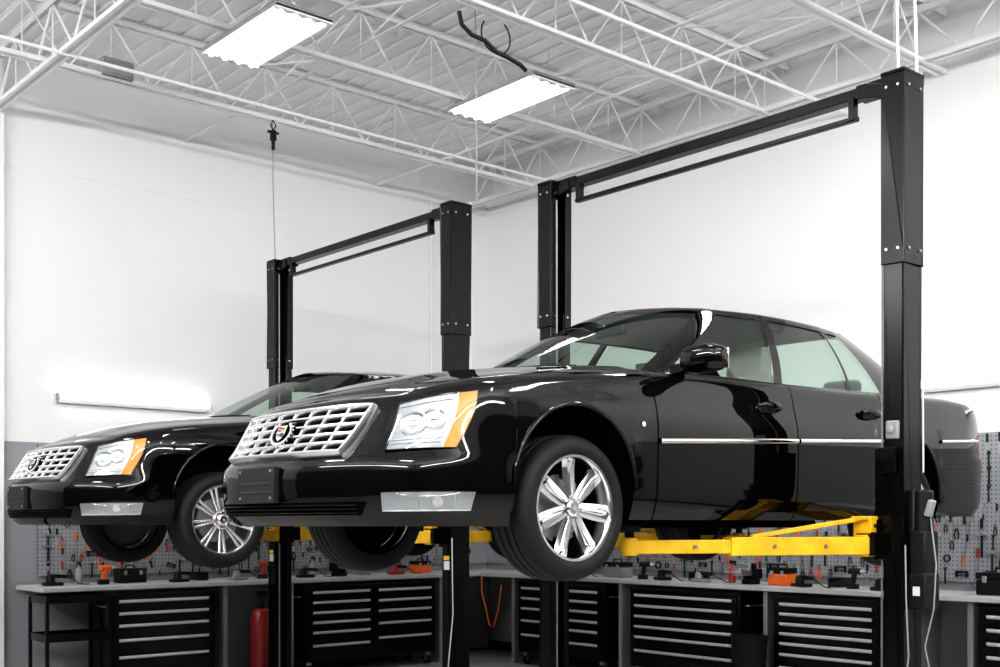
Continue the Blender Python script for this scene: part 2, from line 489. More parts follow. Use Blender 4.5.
# ------------------------------------------------------------------ wheel
def make_wheel(parent,loc,sg,style):
    k=sg
    g=Geo()
    g.lathe([(.254,-.004),(.250,.007),(.238,.006),(.232,-.006),(.228,-.03),(.224,-.07),(.222,-.2),(.235,-.225)],(0,0,0),'y',56,k)
    g.lathe([(.0,-.024),(.058,-.024),(.068,-.034),(.07,-.06),(.07,-.1)],(0,0,0),'y',28,k)
    rim=g.obj("wheel",'silver' if style==1 else 'satin',parent,loc=loc,rot=(0,.12 if style==1 else .2,0))
    t=Geo()
    t.lathe([(.248,-.002),(.258,.010),(.275,.017),(.295,.017),(.315,.010),(.330,-.003),(.340,-.020),(.3445,-.04),(.345,-.064),(.338,-.066),(.338,-.073),(.346,-.075),(.346,-.108),(.338,-.11),(.338,-.119),(.346,-.121),(.346,-.156),(.338,-.158),(.338,-.167),(.345,-.169),(.3445,-.19),(.340,-.208),(.33,-.222),(.30,-.235),(.25,-.23)],(0,0,0),'y',80,k)
    t.obj("tire",'rubber',rim,angle=40)
    d=Geo();d.lathe([(0,-.10),(.16,-.10),(.16,-.12),(0,-.12)],(0,0,0),'y',40,k)
    d.obj("brake_disc",'gray',rim)
    c=Geo();c.lathe([(0,-.001),(.030,-.002),(.040,-.010),(.042,-.04)],(0,0,0),'y',28,k)
    c.cm=1;c.lathe([(.024,-.0025),(.026,.0015),(.028,-.0025)],(0,0,0),'y',24,k);c.lathe([(0,.001),(.012,.001),(.014,-.002)],(0,0,0),'y',5,k)
    c.obj("hub_cap",['chrome','gray'],rim)
    dk=Geo();dk.lathe([(0,-.135),(.222,-.135)],(0,0,0),'y',40,k);dk.obj("brake_shield",'hub' if style==2 else 'void',rim)
    n=7 if style==1 else 9
    for i in range(n):
        s=Geo();a=2*math.pi*i/n
        def tr(v):
            r,y,tn=v.x,v.y,v.z
            return Vector((r*math.cos(a)-tn*math.sin(a),k*y,r*math.sin(a)+tn*math.cos(a)))
        def blade(pts,f0,f1):
            V=[];n_=len(pts)
            for q,(r,tl,t2) in enumerate(pts):
                f=lerp(f0,f1,q/(n_-1))-.010*math.sin(math.pi*q/(n_-1))
                mid=(tl+t2)/2
                V+=[tr(Vector((r,f-.03,tl))),tr(Vector((r,f-.006,tl))),tr(Vector((r,f,lerp(tl,mid,.5)))),tr(Vector((r,f,lerp(t2,mid,.5)))),tr(Vector((r,f-.006,t2))),tr(Vector((r,f-.03,t2)))]
            F=[]
            for q in range(n_-1):
                for e in range(5):F.append((q*6+e,(q+1)*6+e,(q+1)*6+e+1,q*6+e+1))
            s.add(V,F)
        if style==1:
            blade([(.045,-.026,.026),(.09,-.034,.034),(.14,-.039,.039),(.19,-.041,.041),(.225,-.042,.042),(.238,-.044,.044)],-.016,-.003)
            blade([(.060,-.007,.007),(.09,-.011,.011),(.14,-.014,.014),(.19,-.014,.014),(.215,-.008,.008)],-.013,-.001)
        else:
            blade([(.05,.000,.015),(.13,.003,.022),(.238,.010,.034)],-.03,-.006)
            blade([(.05,-.015,-.000),(.13,-.022,-.003),(.238,-.034,-.010)],-.03,-.006)
        s.obj("spoke",'silver' if style==1 else 'satin',rim,angle=50)
    for i in range(5):
        l=Geo()
        a=2*math.pi*(i+.5)/5;x,z=.052*math.cos(a),.052*math.sin(a)
        l.cyl((x,k*-.034,z),(x,k*-.012,z),.007,n=6)
        l.obj("lug_nut",'chrome',rim)
    return rim

# ------------------------------------------------------------------ car
def make_car(x,y,z0,style,label,droop=0):
    E=empty("car",(x,y,z0),0,label,"car")
    BG['body'].obj("body",'paint',E,angle=36)
    BG['hood'].obj("hood",'paint',E,angle=36)
    BG['trunk_lid'].obj("trunk_lid",'paint',E,angle=36)
    GG['roof'].obj("roof",'paint',E,angle=42)
    GG['headliner'].obj("headliner",'headliner',E)
    GG['windshield'].obj("windshield",'glass',E,angle=60)
    GG['rear_glass'].obj("rear_window",'glass',E,angle=60)
    for e,sg in(('n',-1),('p',1)):
        fd=BG['front_door_'+e].obj("door",'paint',E,angle=36);rd=BG['rear_door_'+e].obj("door",'paint',E,angle=36)
        GG['fw_'+e].obj("window",'glass',fd,angle=60);GG['rw_'+e].obj("window",'glass',rd,angle=60)
        GG['qw_'+e].obj("quarter_window",'glass',E,angle=60)
        tr=GG['trim_'+e].obj("window_trim",'satin',E,angle=60)
        for door,hx,hz in((fd,1.47,.80),(rd,2.50,.825)):
            g=Geo();s=s_x(hx)*sg
            g.cm=1;patch(g,[(s-sg*.075,hz-.026),(s+sg*.075,hz-.026),(s+sg*.075,hz+.026),(s-sg*.075,hz+.026)],6,4,.003,.005)
            g.cm=0
            pth=[(s-sg*.105+sg*.21*i/12,hz) for i in range(13)]
            L=[]
            for q,(ss,zz) in enumerate(pth):
                p,n=ptn(ss,zz);f=q/12;o=.010+.034*max(0,math.sin(math.pi*f))**.4;w=.015+.008*math.sin(math.pi*f)
                r=[]
                for m_ in range(11):
                    a=2*math.pi*m_/10;r.append(p+n*(o+.010*math.cos(a))+Vector((0,0,1))*w*math.sin(a))
                L.append(r)
            g.grid(L);g.obj("door_handle",['paint','plate'],door,angle=60)
        g=Geo();mc=Vector((.80,sg*1.03,1.00))
        g.sphere(mc,1,28,(.075,.128,.070),.62)
        g.bar((.80,sg*.84,.955),(.81,sg*.95,.975),.09,.045,w1=.07,h1=.04)
        g.obj("mirror",'paint',fd,angle=60)
        g=Geo();g.box(mc+Vector((.072,0,.002)),(.008,.20,.105));g.obj("mirror_glass",'chrome',fd,bevel=.003)
        g=Geo()
        for a,b,za,zb_ in((.56,1.71,.578,.628),(1.73,2.65,.629,.668)):
            sbar(g,spath((s_x(a)*sg,za),(s_x(b)*sg,zb_),12),.028,.020,.005)
        sbar(g,spath((s_x(3.34)*sg,.70),(s_x(4.0)*sg,.735),8),.024,.018,.005)
        g.obj("side_molding",'chrome',E,angle=60)
        for xw in XW:
            g=Geo();ap=[]
            for i in range(29):
                a=math.pi*i/28
                ap.append((s_x(xw-(AR+.010)*math.cos(a))*sg,AZ+(AR+.010)*math.sin(a)))
            sbar(g,ap,.020,.014,.002);g.obj("wheel_arch_lip",'paint',E,angle=60)
        g=Geo();p,n=ptn(s_x(.44)*sg,.655)
        g.cyl(p-n*.002,p+n*.006,.013,n=20);g.obj("fender_badge",'satin',E)
        sA=s_y(.71);sB=s_x(-.60)
        C=[(sg*sA,.480),(sg*(sB-.085),.495),(sg*(sB+.03),.748),(sg*(sA+.035),.694)]
        def bil(u,v):
            # outer edge bows outwards, upper edge arches
            uu=u+.05*u*math.sin(math.pi*v);vv=v
            return (lerp(lerp(C[0][0],C[1][0],uu),lerp(C[3][0],C[2][0],uu),vv),lerp(lerp(C[0][1],C[1][1],u),lerp(C[3][1],C[2][1],u),vv))
        def bpatch(g,nu,nv,lift,u0,u1,bulge=0,thick=0):
            P=[]
            for i in range(nu+1):
                r=[]
                for j in range(nv+1):
                    p,n=ptn(*bil(lerp(u0,u1,i/nu),j/nv))
                    bb=bulge*max(0,math.sin(math.pi*i/nu))**.5*max(0,math.sin(math.pi*j/nv))**.5 if bulge else 0
                    r.append(p+n*(lift+bb))
                P.append(r)
            g.grid(P)
        g=Geo();g.cm=0;bpatch(g,12,8,.004,0,.80)
        g.cm=1;bpatch(g,4,8,.007,.81,1)
        g.cm=2
        pb=[bil(i/10,0) for i in range(11)]+[bil(1,i/6) for i in range(1,7)]+[bil(1-i/10,1) for i in range(1,11)]+[bil(0,1-i/6) for i in range(1,6)]
        sbar(g,pb,.006,.012,.003,closed=True)
        g.cm=3
        sbar(g,[bil(.805,i/5) for i in range(6)],.005,.010,.007)
        for v_ in (.12,.20,.90):sbar(g,[bil(.05+.70*i/8,v_) for i in range(9)],.004,.008,.007)
        hl=g.obj("headlight",['lampbowl','amber','blkgloss','satin'],E,angle=60)
        for u,v,r in((.29,.50,.060),(.58,.56,.052)):
            g=Geo();p,n=ptn(*bil(u,v))
            a=Vector((0,0,1)).cross(n).normalized();b=n.cross(a)
            R=Matrix((a,n,b)).transposed()
            tmp=Geo();tmp.cm=0;tmp.lathe([(r*1.05,.003),(r,.014),(r*.94,.016),(r*.86,.010),(r*.70,.006),(r*.45,.004),(r*.42,.005)],(0,0,0),'y',32)
            tmp.cm=1;tmp.lathe([(r*.42,.004),(r*.40,.014),(r*.25,.020),(0,.022)],(0,0,0),'y',24)
            tmp.v=[tuple(R@Vector(v_)+p) for v_ in tmp.v]
            tmp.obj("lamp_bulb_bowl",['satin','chrome'],hl,angle=60)
        g=Geo();bpatch(g,14,10,.010,0,1,bulge=.024);g.obj("headlight_lens",'lens',hl,angle=70)
        a0=s_y(.71);a1=s_x(-.62)
        C2=[(sg*a0,.225),(sg*a1,.229),(sg*(a1+.015),.305),(sg*a0,.300)]
        g=Geo();patch(g,C2,12,3,.006,.010)
        g.cm=1
        pb=[(lerp(C2[0][0],C2[1][0],i/8),lerp(C2[0][1],C2[1][1],i/8)) for i in range(9)]+[(lerp(C2[2][0],C2[3][0],i/8),lerp(C2[2][1],C2[3][1],i/8)) for i in range(9)]
        sbar(g,pb,.006,.016,.006,closed=True)
        for f in(.40,.80):
            ss=lerp(C2[0][0],C2[1][0],f);sbar(g,[(ss,.231),(ss,.298)],.005,.009,.008)
        ss=lerp(C2[0][0],C2[1][0],.6);p,n=ptn(ss,.264)
        g.cyl(p,p+n*.018,.028,.024,n=20)
        fl=g.obj("fog_lamp",['fogbowl','satin'],E,angle=60)
        g=Geo();patch(g,C2,12,5,.012,0,bulge=.012);g.obj("fog_lamp_lens",'lens',fl,angle=70)
        g=Geo();sT=s_x(4.04);C3=[(sg*(sT+.06),.64),(sg*(sT+.20),.64),(sg*(sT+.18),.93),(sg*(sT+.08),.93)]
        patch(g,C3,4,8,.006,.01);g.obj("tail_lamp",'red',E,angle=60)
        for xw in XW:
            g=Geo();P=[]
            angs=[math.pi*i/20 for i in range(21)]
            ring=[(xw-AR*1.005,.2)]+[(xw-AR*1.005*math.cos(a),AZ+AR*1.005*math.sin(a)) for a in angs]+[(xw+AR*1.005,.2)]
            P=[[Vector((a,sg*yy,b)) for a,b in ring] for yy in(.905,.8,.6)]
            g.grid(P);V=P[-1];g.add(V,[tuple(range(len(V)))])
            g.obj("wheel_arch_liner",'void',E)
            make_wheel(E,(xw,sg*.915,.24-droop),sg,style)
    g=Geo()
    patch(g,[(-.62,.205),(.62,.205),(.66,.262),(-.66,.262)],30,3,.003,.005)
    g.cm=1
    for zz in(.218,.234,.25):sbar(g,spath((-.61,zz),(.61,zz),24),.005,.010,.007)
    g.obj("bumper_intake",['void','blkgloss'],E,angle=60)
    g=Geo();p,n=ptn(.075,.35);g.box(p+Vector((-.010,0,-.005)),(.030,.335,.168))
    g.box(p+Vector((-.026,0,.0)),(.006,.27,.015));g.box(p+Vector((-.026,0,-.04)),(.006,.27,.012))
    pb_=g.obj("plate_bracket",'plate',E,bevel=.008)
    for dy in(-.14,.14):
        for dz in(-.065,.06):
            g=Geo();g.cyl(p+Vector((-.022,dy,dz)),p+Vector((-.030,dy,dz)),.007,n=8);g.obj("screw",'steel',pb_)
    g=Geo();GT=.595;GB=.500;z1=.682;zl=.468
    C4=[(-GB,zl),(GB,zl),(GT,z1),(-GT,z1)]
    def gb(u,v):return (lerp(lerp(-GB,GB,u),lerp(-GT,GT,u),v),lerp(zl,z1,v))
    patch(g,C4,30,5,.003,.004)
    g.cm=1
    NH=5;NV=8
    for i in range(1,NH):sbar(g,[gb(k/26,i/NH) for k in range(27)],.018,.034,.015)
    for i in range(1,NV):sbar(g,[gb(i/NV,k/6) for k in range(7)],.012,.026,.012)
    pb=[gb(k/26,0) for k in range(27)]+[gb(1,k/6) for k in range(1,7)]+[gb(1-k/26,1) for k in range(1,27)]+[gb(0,1-k/6) for k in range(1,6)]
    sbar(g,pb,.022,.038,.015,closed=True)
    g.obj("grille",['void','satin'],E,angle=60)
    g=Geo();p,n=ptn(0.0001,.572);n=Vector((-1,0,.45)).normalized();a=Vector((0,1,0));b=a.cross(n);b=b if b.z>0 else -b
    q=p+n*.040
    N=44
    # dark backing ellipse behind the wreath
    g.cm=5
    be=[q-n*.004+a*(.088*math.cos(2*math.pi*i/28))+b*(.064*math.sin(2*math.pi*i/28)) for i in range(28)]
    bb=[v-n*.02 for v in be];g.add(be+bb,[tuple(range(28)),tuple(28+i for i in reversed(range(28)))]+[(i,28+i,28+(i+1)%28,(i+1)%28) for i in range(28)])
    g.cm=0
    pts=[q+a*(.080*math.cos(2*math.pi*i/N))+b*(.058*math.sin(2*math.pi*i/N)) for i in range(N)]
    for i in range(N):
        if 7<=i<=14:continue
        c_=pts[i];d_=pts[(i+1)%N];g.bar(c_,d_,.012,.012,up=n)
        if i%2==0:
            out=(c_-q).normalized();g.bar(c_-out*.004,c_+out*.020+(d_-c_)*.9,.010,.012,up=n,w1=.003,h1=.006)
            g.bar(c_+out*.004,c_-out*.012+(d_-c_)*.9,.008,.012,up=n,w1=.003,h1=.006)
    sh=[(-.038,.038),(.038,.038),(.038,-.004),(.024,-.028),(0,-.042),(-.024,-.028),(-.038,-.004)]
    V=[q+a*u+b*v-n*.004 for u,v in sh]+[q+a*u+b*v+n*.008 for u,v in sh];m_=len(sh)
    g.add(V,[tuple(range(m_)),tuple(m_+i for i in reversed(range(m_)))]+[(i,m_+i,m_+(i+1)%m_,(i+1)%m_) for i in range(m_)])
    def quad(u0,u1,v0,v1,mi,l=.010):
        g.cm=mi;g.box(q+a*(u0+u1)/2+b*(v0+v1)/2+n*l,(abs(u1-u0),abs(v1-v0),.003),Matrix((a,b,n)).transposed())
    quad(-.032,-.003,.004,.032,1);quad(.003,.032,.010,.016,2);quad(.003,.032,.024,.030,2);quad(-.024,-.003,-.020,-.002,3);quad(.003,.024,-.020,-.002,1)
    quad(-.032,-.003,.016,.021,4,.011);quad(.003,.024,-.013,-.009,4,.011)
    g.obj("emblem",['chrome','gold','darkred','blue','blk','void'],E,angle=40)
    for y0,y1 in((-.45,.12),(.15,.62)):
        g=Geo();pts=[]
        for k in range(9):
            y=lerp(y0,y1,k/8);f=abs(y)/.74;pts.append((.37+.29*f**2.2+.03*k/8,y,1.0-.03*f*f+.012*k/8+.004))
        g.tube(pts,.007,6)
        g.obj("wiper",'blk',E)
    g=Geo();P=[]
    for xx,w in((-.90,.5),(-.7,.68),(-.42,.78),(-.41,.58),(.41,.58),(.42,.86),(2.5,.86),(2.51,.58),(3.34,.58),(3.35,.8),(3.9,.7),(4.05,.5)):
        zz=.17 if xx<-.4 else .2
        P.append([Vector((xx,-w,zz)),Vector((xx,0,zz-.005)),Vector((xx,w,zz))])
    g.grid(P);g.cyl((.5,.2,.17),(3.7,.3,.17),.035,n=10);g.box((1.4,0,.175),(1.6,.25,.05))
    for xw in XW:g.cyl((xw,-.75,.24-droop),(xw,.75,.24-droop),.03,n=10)
    g.obj("underbody",'void',E)
    g=Geo();g.box((1.9,0,.3),(2.6,1.5,.04));g.box((.80,0,.80),(.36,1.52,.26));g.box((1.9,-.79,.6),(2.5,.03,.62));g.box((1.9,.79,.6),(2.5,.03,.62));g.box((3.22,0,.75),(.5,1.4,.42))
    g.obj("cabin_trim",'cabin',E,bevel=.03)
    for sy in(-.38,.38):
        g=Geo();g.box((1.55,sy,.45),(.5,.5,.16));g.bar((1.80,sy,.48),(1.98,sy,1.04),.48,.14,up=(1,0,0));g.box((2.03,sy,1.15),(.10,.27,.17));g.cyl((2.0,sy-.06,1.0),(2.02,sy-.06,1.1),.008);g.cyl((2.0,sy+.06,1.0),(2.02,sy+.06,1.1),.008)
        g.obj("seat",'leather',E,bevel=.035,seg=3)
    g=Geo();g.box((2.6,0,.45),(.5,1.35,.16));g.bar((2.82,0,.48),(3.02,0,1.0),1.35,.14,up=(1,0,0))
    for sy in(-.38,.38):g.box((3.05,sy,1.06),(.1,.26,.13))
    g.obj("rear_seat",'leather',E,bevel=.035,seg=3)
    g=Geo();c=Vector((1.18,-.38,.86));ax=Vector((.93,0,.36)).normalized();a=Vector((0,1,0));b=ax.cross(a)
    g.tube([c+(a*math.cos(2*math.pi*i/28)+b*math.sin(2*math.pi*i/28))*.19 for i in range(29)],.015,8)
    g.bar(c-a*.18,c+a*.18,.04,.02);g.cyl(c,c-ax*.3,.04,n=10);g.obj("steering_wheel",'blk',E)
    g=Geo();g.box((1.2,0,1.31),(.03,.24,.07));g.obj("rear_view_mirror",'blk',E,bevel=.01)
    return E

# ------------------------------------------------------------------ lift
def make_lift(x,yc,H,arm_z,label,half=1.39,power=True):
    E=empty("two_post_lift",(x,yc,0),0,label,"car lift")
    zc=arm_z
    for sg in(-1,1):
        y=sg*half
        g=Geo();a=.185;b=.12;t=.012
        def chan(a,b,t,z0,z1):
            g.box((0,y+sg*(b/2-t/2),(z0+z1)/2),(a,t,z1-z0))
            for q in(-1,1):
                g.box((q*(a/2-t/2),y,(z0+z1)/2),(t,b,z1-z0));g.box((q*(a/2-.03),y-sg*(b/2-t/2),(z0+z1)/2),(.06,t,z1-z0))
        chan(a,b,t,.02,H-.95)
        chan(a+.022,b+.02,.010,H-1.06,H-.02)
        g.box((0,y,H-.012),(a+.03,b+.025,.02))
        g.box((0,y,.95),(.10,.05,1.8))
        col=g.obj("column",'lift',E,smooth=False,bevel=.004)
        def bolt(p0,p1):
            q=Geo();q.cyl(p0,p1,.008,n=6);q.obj("bolt",'steel',col)
        for zz in(H-.09,H-.98):
            for q in(-.035,.035):bolt((-(a/2+.011),y+q,zz),(-(a/2+.019),y+q,zz))
            for q in(-.06,.06):bolt((q,y-(b/2+.010),zz),(q,y-(b/2+.018),zz))
        g=Geo();g.box((0,y,.012),(.42,.42,.024))
        g.bar((0,y+sg*.2,.03),(0,y+sg*.08,.3),.012,.03);bp=g.obj("base_plate",'lift',col,smooth=False)
        if not(power and sg<0):
            g=Geo();g.box((-(a/2+.002),y,1.28),(.004,.07,.07));g.obj("warning_label",'label',col)
            g=Geo();g.box((-(a/2+.004),y,1.34),(.004,.07,.035));g.obj("warning_label",'orangelab',col)
        g=Geo();iy=y-sg*(b/2+.03)
        g.box((0,iy,zc+.22),(.17,.06,.62));g.box((0,iy-sg*.03,zc+.0),(.36,.12,.13));g.box((0,iy-sg*.03,zc+.10),(.30,.10,.02))
        g.box((-(a/2+.02),y-sg*.02,zc+.46),(.03,.1,.14))
        car=g.obj("carriage",'lift',E,smooth=False,bevel=.006)
        for fx in(-1,1):
            tx=-1.42
            if sg>0:tx=-.92
            if not power:tx=-.85
            tip=Vector((tx if fx<0 else 1.22,sg*.66,zc-.01))
            piv=Vector((fx*.15,iy-sg*.05,zc-.01))
            g=Geo();mid=piv.lerp(tip,.60)
            g.bar(piv,mid,.11,.098);g.bar(piv.lerp(tip,.50),tip,.085,.072)
            g.cyl(piv-Vector((0,0,.06)),piv+Vector((0,0,.06)),.05,n=20)
            g.bar(piv+Vector((0,0,.04)),piv+Vector((0,0,.16)),.11,.06,up=(1,0,0))
            g.bar(piv+Vector((0,0,.152)),piv.lerp(tip,.5)+Vector((0,0,.05)),.035,.024)
            g.box(piv+Vector((-fx*.0,0,.152)),(.15,.08,.022))
            g.cyl(tip-Vector((0,0,.045)),tip+Vector((0,0,.05)),.046,n=18)
            arm=g.obj("lift_arm",'yellow',E,bevel=.004,angle=30)
            arm["label"]="worn yellow swing arm"
            g=Geo();g.cyl(tip+Vector((0,0,.05)),tip+Vector((0,0,.082)),.025,n=14);g.cyl(tip+Vector((0,0,.08)),tip+Vector((0,0,.108)),.06,n=22)
            g.obj("arm_pad",'rubber',arm)
            g=Geo()
            g.cyl(piv+Vector((0,0,.06)),piv+Vector((0,0,.085)),.03,n=6);g.obj("arm_pin",'steel',arm)
            if fx<0:
                for f in(.2,.42,.75):
                    c0=piv.lerp(tip,f);dd=(tip-piv).normalized();nn=Vector((dd.y,-dd.x,0));nn=nn if nn.y<0 else -nn
                    g=Geo();g.cyl(c0+nn*.034,c0+nn*.062,.011,n=6);g.obj("arm_bolt",'steel',arm)
    g=Geo()
    g.box((0,0,H-.045),(.085,2*half-.10,.06))
    for sg in(-1,1):
        g.bar((0,sg*(half-.02),H-.045),(0,sg*(half-.26),H-.045),.10,.08)
        g.bar((-.055,sg*(half-.0),H-.11),(-.055,sg*(half-.20),H-.05),.012,.08,up=(0,0,1))
    g.obj("overhead_beam",'lift',E,smooth=False,bevel=.004)
    g=Geo();g.box((-.03,0,H-.185),(.04,2*half-.52,.026))
    for sg in(-1,1):
        g.box((-.03,sg*(half-.29),H-.13),(.05,.035,.13))
    g.obj("shutoff_bar",'lift',E,smooth=False,bevel=.003)
    for k,pts in enumerate(([(.11,-half-.05,H+.02),(.113,-half-.055,H-1.2),(.115,-half-.06,1.9)],[(-.06,-half+.085,H-.15),(-.06,-half+.09,1.0),(-.06,-half+.09,.1)],[(-.06,half-.085,H-.15),(-.06,half-.09,1.0),(-.06,half-.09,.1)])):
        g=Geo();g.tube(pts,.006,6);g.obj("hydraulic_hose",'whitep' if k==0 else 'gray',E)
    g=Geo();g.tube([(-.10,-half-.075,1.5),(-.10,-half-.08,1.2),(-.11,-half-.10,.9),(-.13,-half-.06,.45),(-.12,-half-.1,.05)],.005,6);g.obj("hydraulic_hose",'gray' if power else 'whitep',E)
    if power:
        g=Geo();py=-half-.115
        g.box((.02,py,1.45),(.14,.10,.26));g.cyl((.02,py,1.56),(.02,py,1.80),.052,n=24);g.box((.02,py,1.25),(.15,.11,.20))
        g.box((.02,py+.05,1.5),(.1,.05,.6))
        pu=g.obj("power_unit",'blk',E,bevel=.012,angle=40)
        g=Geo();g.box((-.02,py-.06,1.70),(.05,.03,.09),Matrix.Rotation(.3,3,'X'));g.obj("switch_box",'gray',pu,bevel=.006)
        g=Geo();g.box((-.057,py,1.25),(.004,.04,.05));g.obj("power_unit_label",'label',pu)
        g=Geo();g.tube([(0,py-.05,1.66),(-.01,py-.09,1.4),(0,py-.07,1.15),(-.02,py-.03,.95),(.04,py-.05,.7),(.0,py-.02,.4),(.05,py+.1,.1)],.0045,8);g.obj("power_cable",'gray',pu)
        g=Geo();g.box((-.10,-half,2.13),(.03,.075,.10));g.cyl((-.115,-half,2.13),(-.14,-half,2.13),.022,n=16);g.obj("lock_release",'gray',E,bevel=.008)
    return E

LX=2.08
make_car(.01,.92,HC-.17,1,"black sedan with seven-spoke wheels on a two-post lift")
make_car(.16,.92+3.71,HC-.168,2,"black sedan with thin-spoke chrome wheels beside another raised sedan",droop=.05)
make_lift(LX,.92,HC+2.48,1.505,"black two-post car lift with yellow arms and power unit")
make_lift(LX,4.835,HC+2.57,1.515,"black two-post car lift with yellow arms nearer the corner",half=1.375,power=False)

# ------------------------------------------------------------------ room
X0,X1,Y0,Y1,ZT=-7.0,5.93,-7.0,7.60,6.15
def slab(name,c,d,m):
    g=Geo();g.box(c,d);o=g.obj(name,m,smooth=False);struct(o);return o
slab("floor",((X0+X1)/2,(Y0+Y1)/2,-.05),(X1-X0+.4,Y1-Y0+.4,.1),'floor')
slab("wall_right",(X1+.1,(Y0+Y1)/2,ZT/2),(.2,Y1-Y0+.4,ZT+.3),'wall')
slab("wall_left",((X0+X1)/2,Y1+.1,ZT/2),(X1-X0+.4,.2,ZT+.3),'wall')
slab("wall_front",(X0-.1,(Y0+Y1)/2,ZT/2),(.2,Y1-Y0+.4,ZT+.3),'backwall')
slab("wall_back",((X0+X1)/2,Y0-.1,ZT/2),(X1-X0+.4,.2,ZT+.3),'backwall')
g=Geo();prof=[];x=X0-.1
while x<X1+.1:
    prof+=[(x,ZT),(x+.13,ZT),(x+.145,ZT+.018),(x+.185,ZT+.018)];x+=.20
g.grid([[Vector((a,Y0-.1,b)) for a,b in prof],[Vector((a,Y1+.1,b)) for a,b in prof]])
struct(g.obj("ceiling",'deck',smooth=False))
slab("trim_1",((X0+X1)/2,Y1-.004,5.05),(X1-X0,.008,.012),'whitesteel')
slab("trim_2",(-.16,Y1-.04,3.0),(.08,.08,6.1),'whitesteel')
slab("baseboard_left",((X0+X1)/2,Y1-.01,.06),(X1-X0,.02,.12),'blk')
slab("baseboard_right",(X1-.01,(Y0+Y1)/2,.06),(.02,Y1-Y0,.12),'blk')

ZB=5.60
def joist(axis,c,zb_,zt,a0,a1,step,cw=.042,r=.009,lab="white open-web steel joist under the metal deck",name="ceiling_joist"):
    def P(t,w,z):return Vector((t,c+w,z)) if axis=='x' else Vector((c+w,t,z))
    E=empty(name,P((a0+a1)/2,0,zb_),0,lab,"ceiling joist","open-web joists under the roof deck")
    o=Vector(P((a0+a1)/2,0,zb_))
    g=Geo()
    for w in(-.026,.026):
        g.bar(P(a0,w,zb_)-o,P(a1,w,zb_)-o,.006,cw);g.bar(P(a0,w*1.4,zb_-cw/2)-o,P(a1,w*1.4,zb_-cw/2)-o,.032,.006)
    g.obj("bottom_chord",'whitesteel',E,smooth=False)
    g=Geo()
    for w in(-.026,.026):
        g.bar(P(a0,w,zt)-o,P(a1,w,zt)-o,.006,cw);g.bar(P(a0,w*1.4,zt+cw/2)-o,P(a1,w*1.4,zt+cw/2)-o,.032,.006)
    g.obj("top_chord",'whitesteel',E,smooth=False)
    g=Geo();n=int((a1-a0)/step)
    for i in range(n):
        t=a0+i*step
        g.cyl(P(t,0,zb_)-o,P(t+step/2,0,zt)-o,r,n=6);g.cyl(P(t+step/2,0,zt)-o,P(t+step,0,zb_)-o,r,n=6)
        g.cyl(P(t+step/2,0,zt)-o,P(t+step/2,0,zb_)-o,r*.6,n=6)
    g.obj("web",'whitesteel',E,smooth=False)
for c in(6.3,4.65,3.0,1.35,-.3,-1.95):
    joist('x',c,ZB,ZT-.04,X0,X1-.02,.78)
joist('y',-.2,ZB-.08,ZT-.14,Y0,Y1-.02,.9,.06,.014,"heavier white steel joist girder crossing under the joists","joist_girder")
joist('y',5.55,ZB+.02,ZT-.10,Y0,Y1-.02,.8,.05,.011,"white steel joist girder running beside the wall","joist_girder")
def bridging(x,z):
    g=Geo();g.bar((0,Y0,0),(0,Y1-.01,0),.03,.005);g.bar((0.014,Y0,.014),(0.014,Y1-.01,.014),.005,.03)
    tag(g.obj("joist_bridging",'whitesteel',smooth=False,loc=(x,0,z)),"thin white steel angle bridging between ceiling joists","ceiling brace","bridging angles between joists")
for x in(1.75,4.2,-2.2):
    bridging(x,ZB+.035);bridging(x+.03,ZT-.09)
def xbrace(x,y,dx=0):
    g=Geo();g.cyl((0,0,ZB+.06),(dx,1.55,ZT-.1),.009,n=6);tag(g.obj("diagonal_brace",'whitesteel',smooth=False,loc=(x,y+.05,0)),"white diagonal rod bracing two ceiling joists","ceiling brace","diagonal rods between joists")
    g=Geo();g.cyl((0,0,ZT-.1),(dx,1.55,ZB+.06),.009,n=6);tag(g.obj("diagonal_brace",'whitesteel',smooth=False,loc=(x+.04,y+.05,0)),"white diagonal rod bracing two ceiling joists","ceiling brace","diagonal rods between joists")
for x in(1.80,4.26):
    for y in(4.65,3.0,1.35):xbrace(x,y)
def conduit(name,pts,r,m,label,catg):
    g=Geo();o=Vector(pts[0]);g.tube([Vector(p)-o for p in pts],r,8);return tag(g.obj(name,m,loc=tuple(o)),label,catg)
conduit("electrical_conduit",[(X0,5.75,5.49),(X1-.03,5.75,5.49)],.016,'whitesteel',"white conduit pipe running beneath the ceiling joists","pipe")
conduit("electrical_conduit",[(X0,2.3,5.49),(X1-.03,2.3,5.49)],.016,'whitesteel',"white conduit pipe running beneath the ceiling joists","pipe")
conduit("electrical_conduit",[(5.0,Y1-.03,5.6),(5.0,Y1-.03,4.2),(5.0,Y1-.03,2.42)],.012,'whitesteel',"white vertical conduit fixed to the wall","pipe")
g=Geo();g.box((0,0,0),(.28,.14,.16));g.box((0,-.075,0),(.24,.01,.12));tag(g.obj("junction_box",'louver',loc=(.45,6.3,5.68),bevel=.005),"gray electrical junction box on a ceiling joist","junction box")
conduit("hanging_cable",[(2.02,6.26,5.58),(2.02,6.24,4.9),(2.03,6.22,4.2)],.006,'gray',"thin gray cable hanging to the lift top","cable")
conduit("hanging_cable",[(2.2,3.36,6.1),(2.2,3.35,4.9),(2.2,3.34,4.2)],.006,'gray',"thin gray cable hanging to the lift top","cable")
conduit("hanging_hose",[(2.09,-.38,6.1),(2.09,-.42,5.0),(2.09,-.44,4.12)],.008,'whitep',"white hose dropping from the ceiling to the lift","hose")
conduit("hanging_hose",[(2.17,-.40,6.1),(2.17,-.48,5.0),(2.18,-.50,4.12)],.008,'whitep',"white hose dropping from the ceiling to the lift","hose")
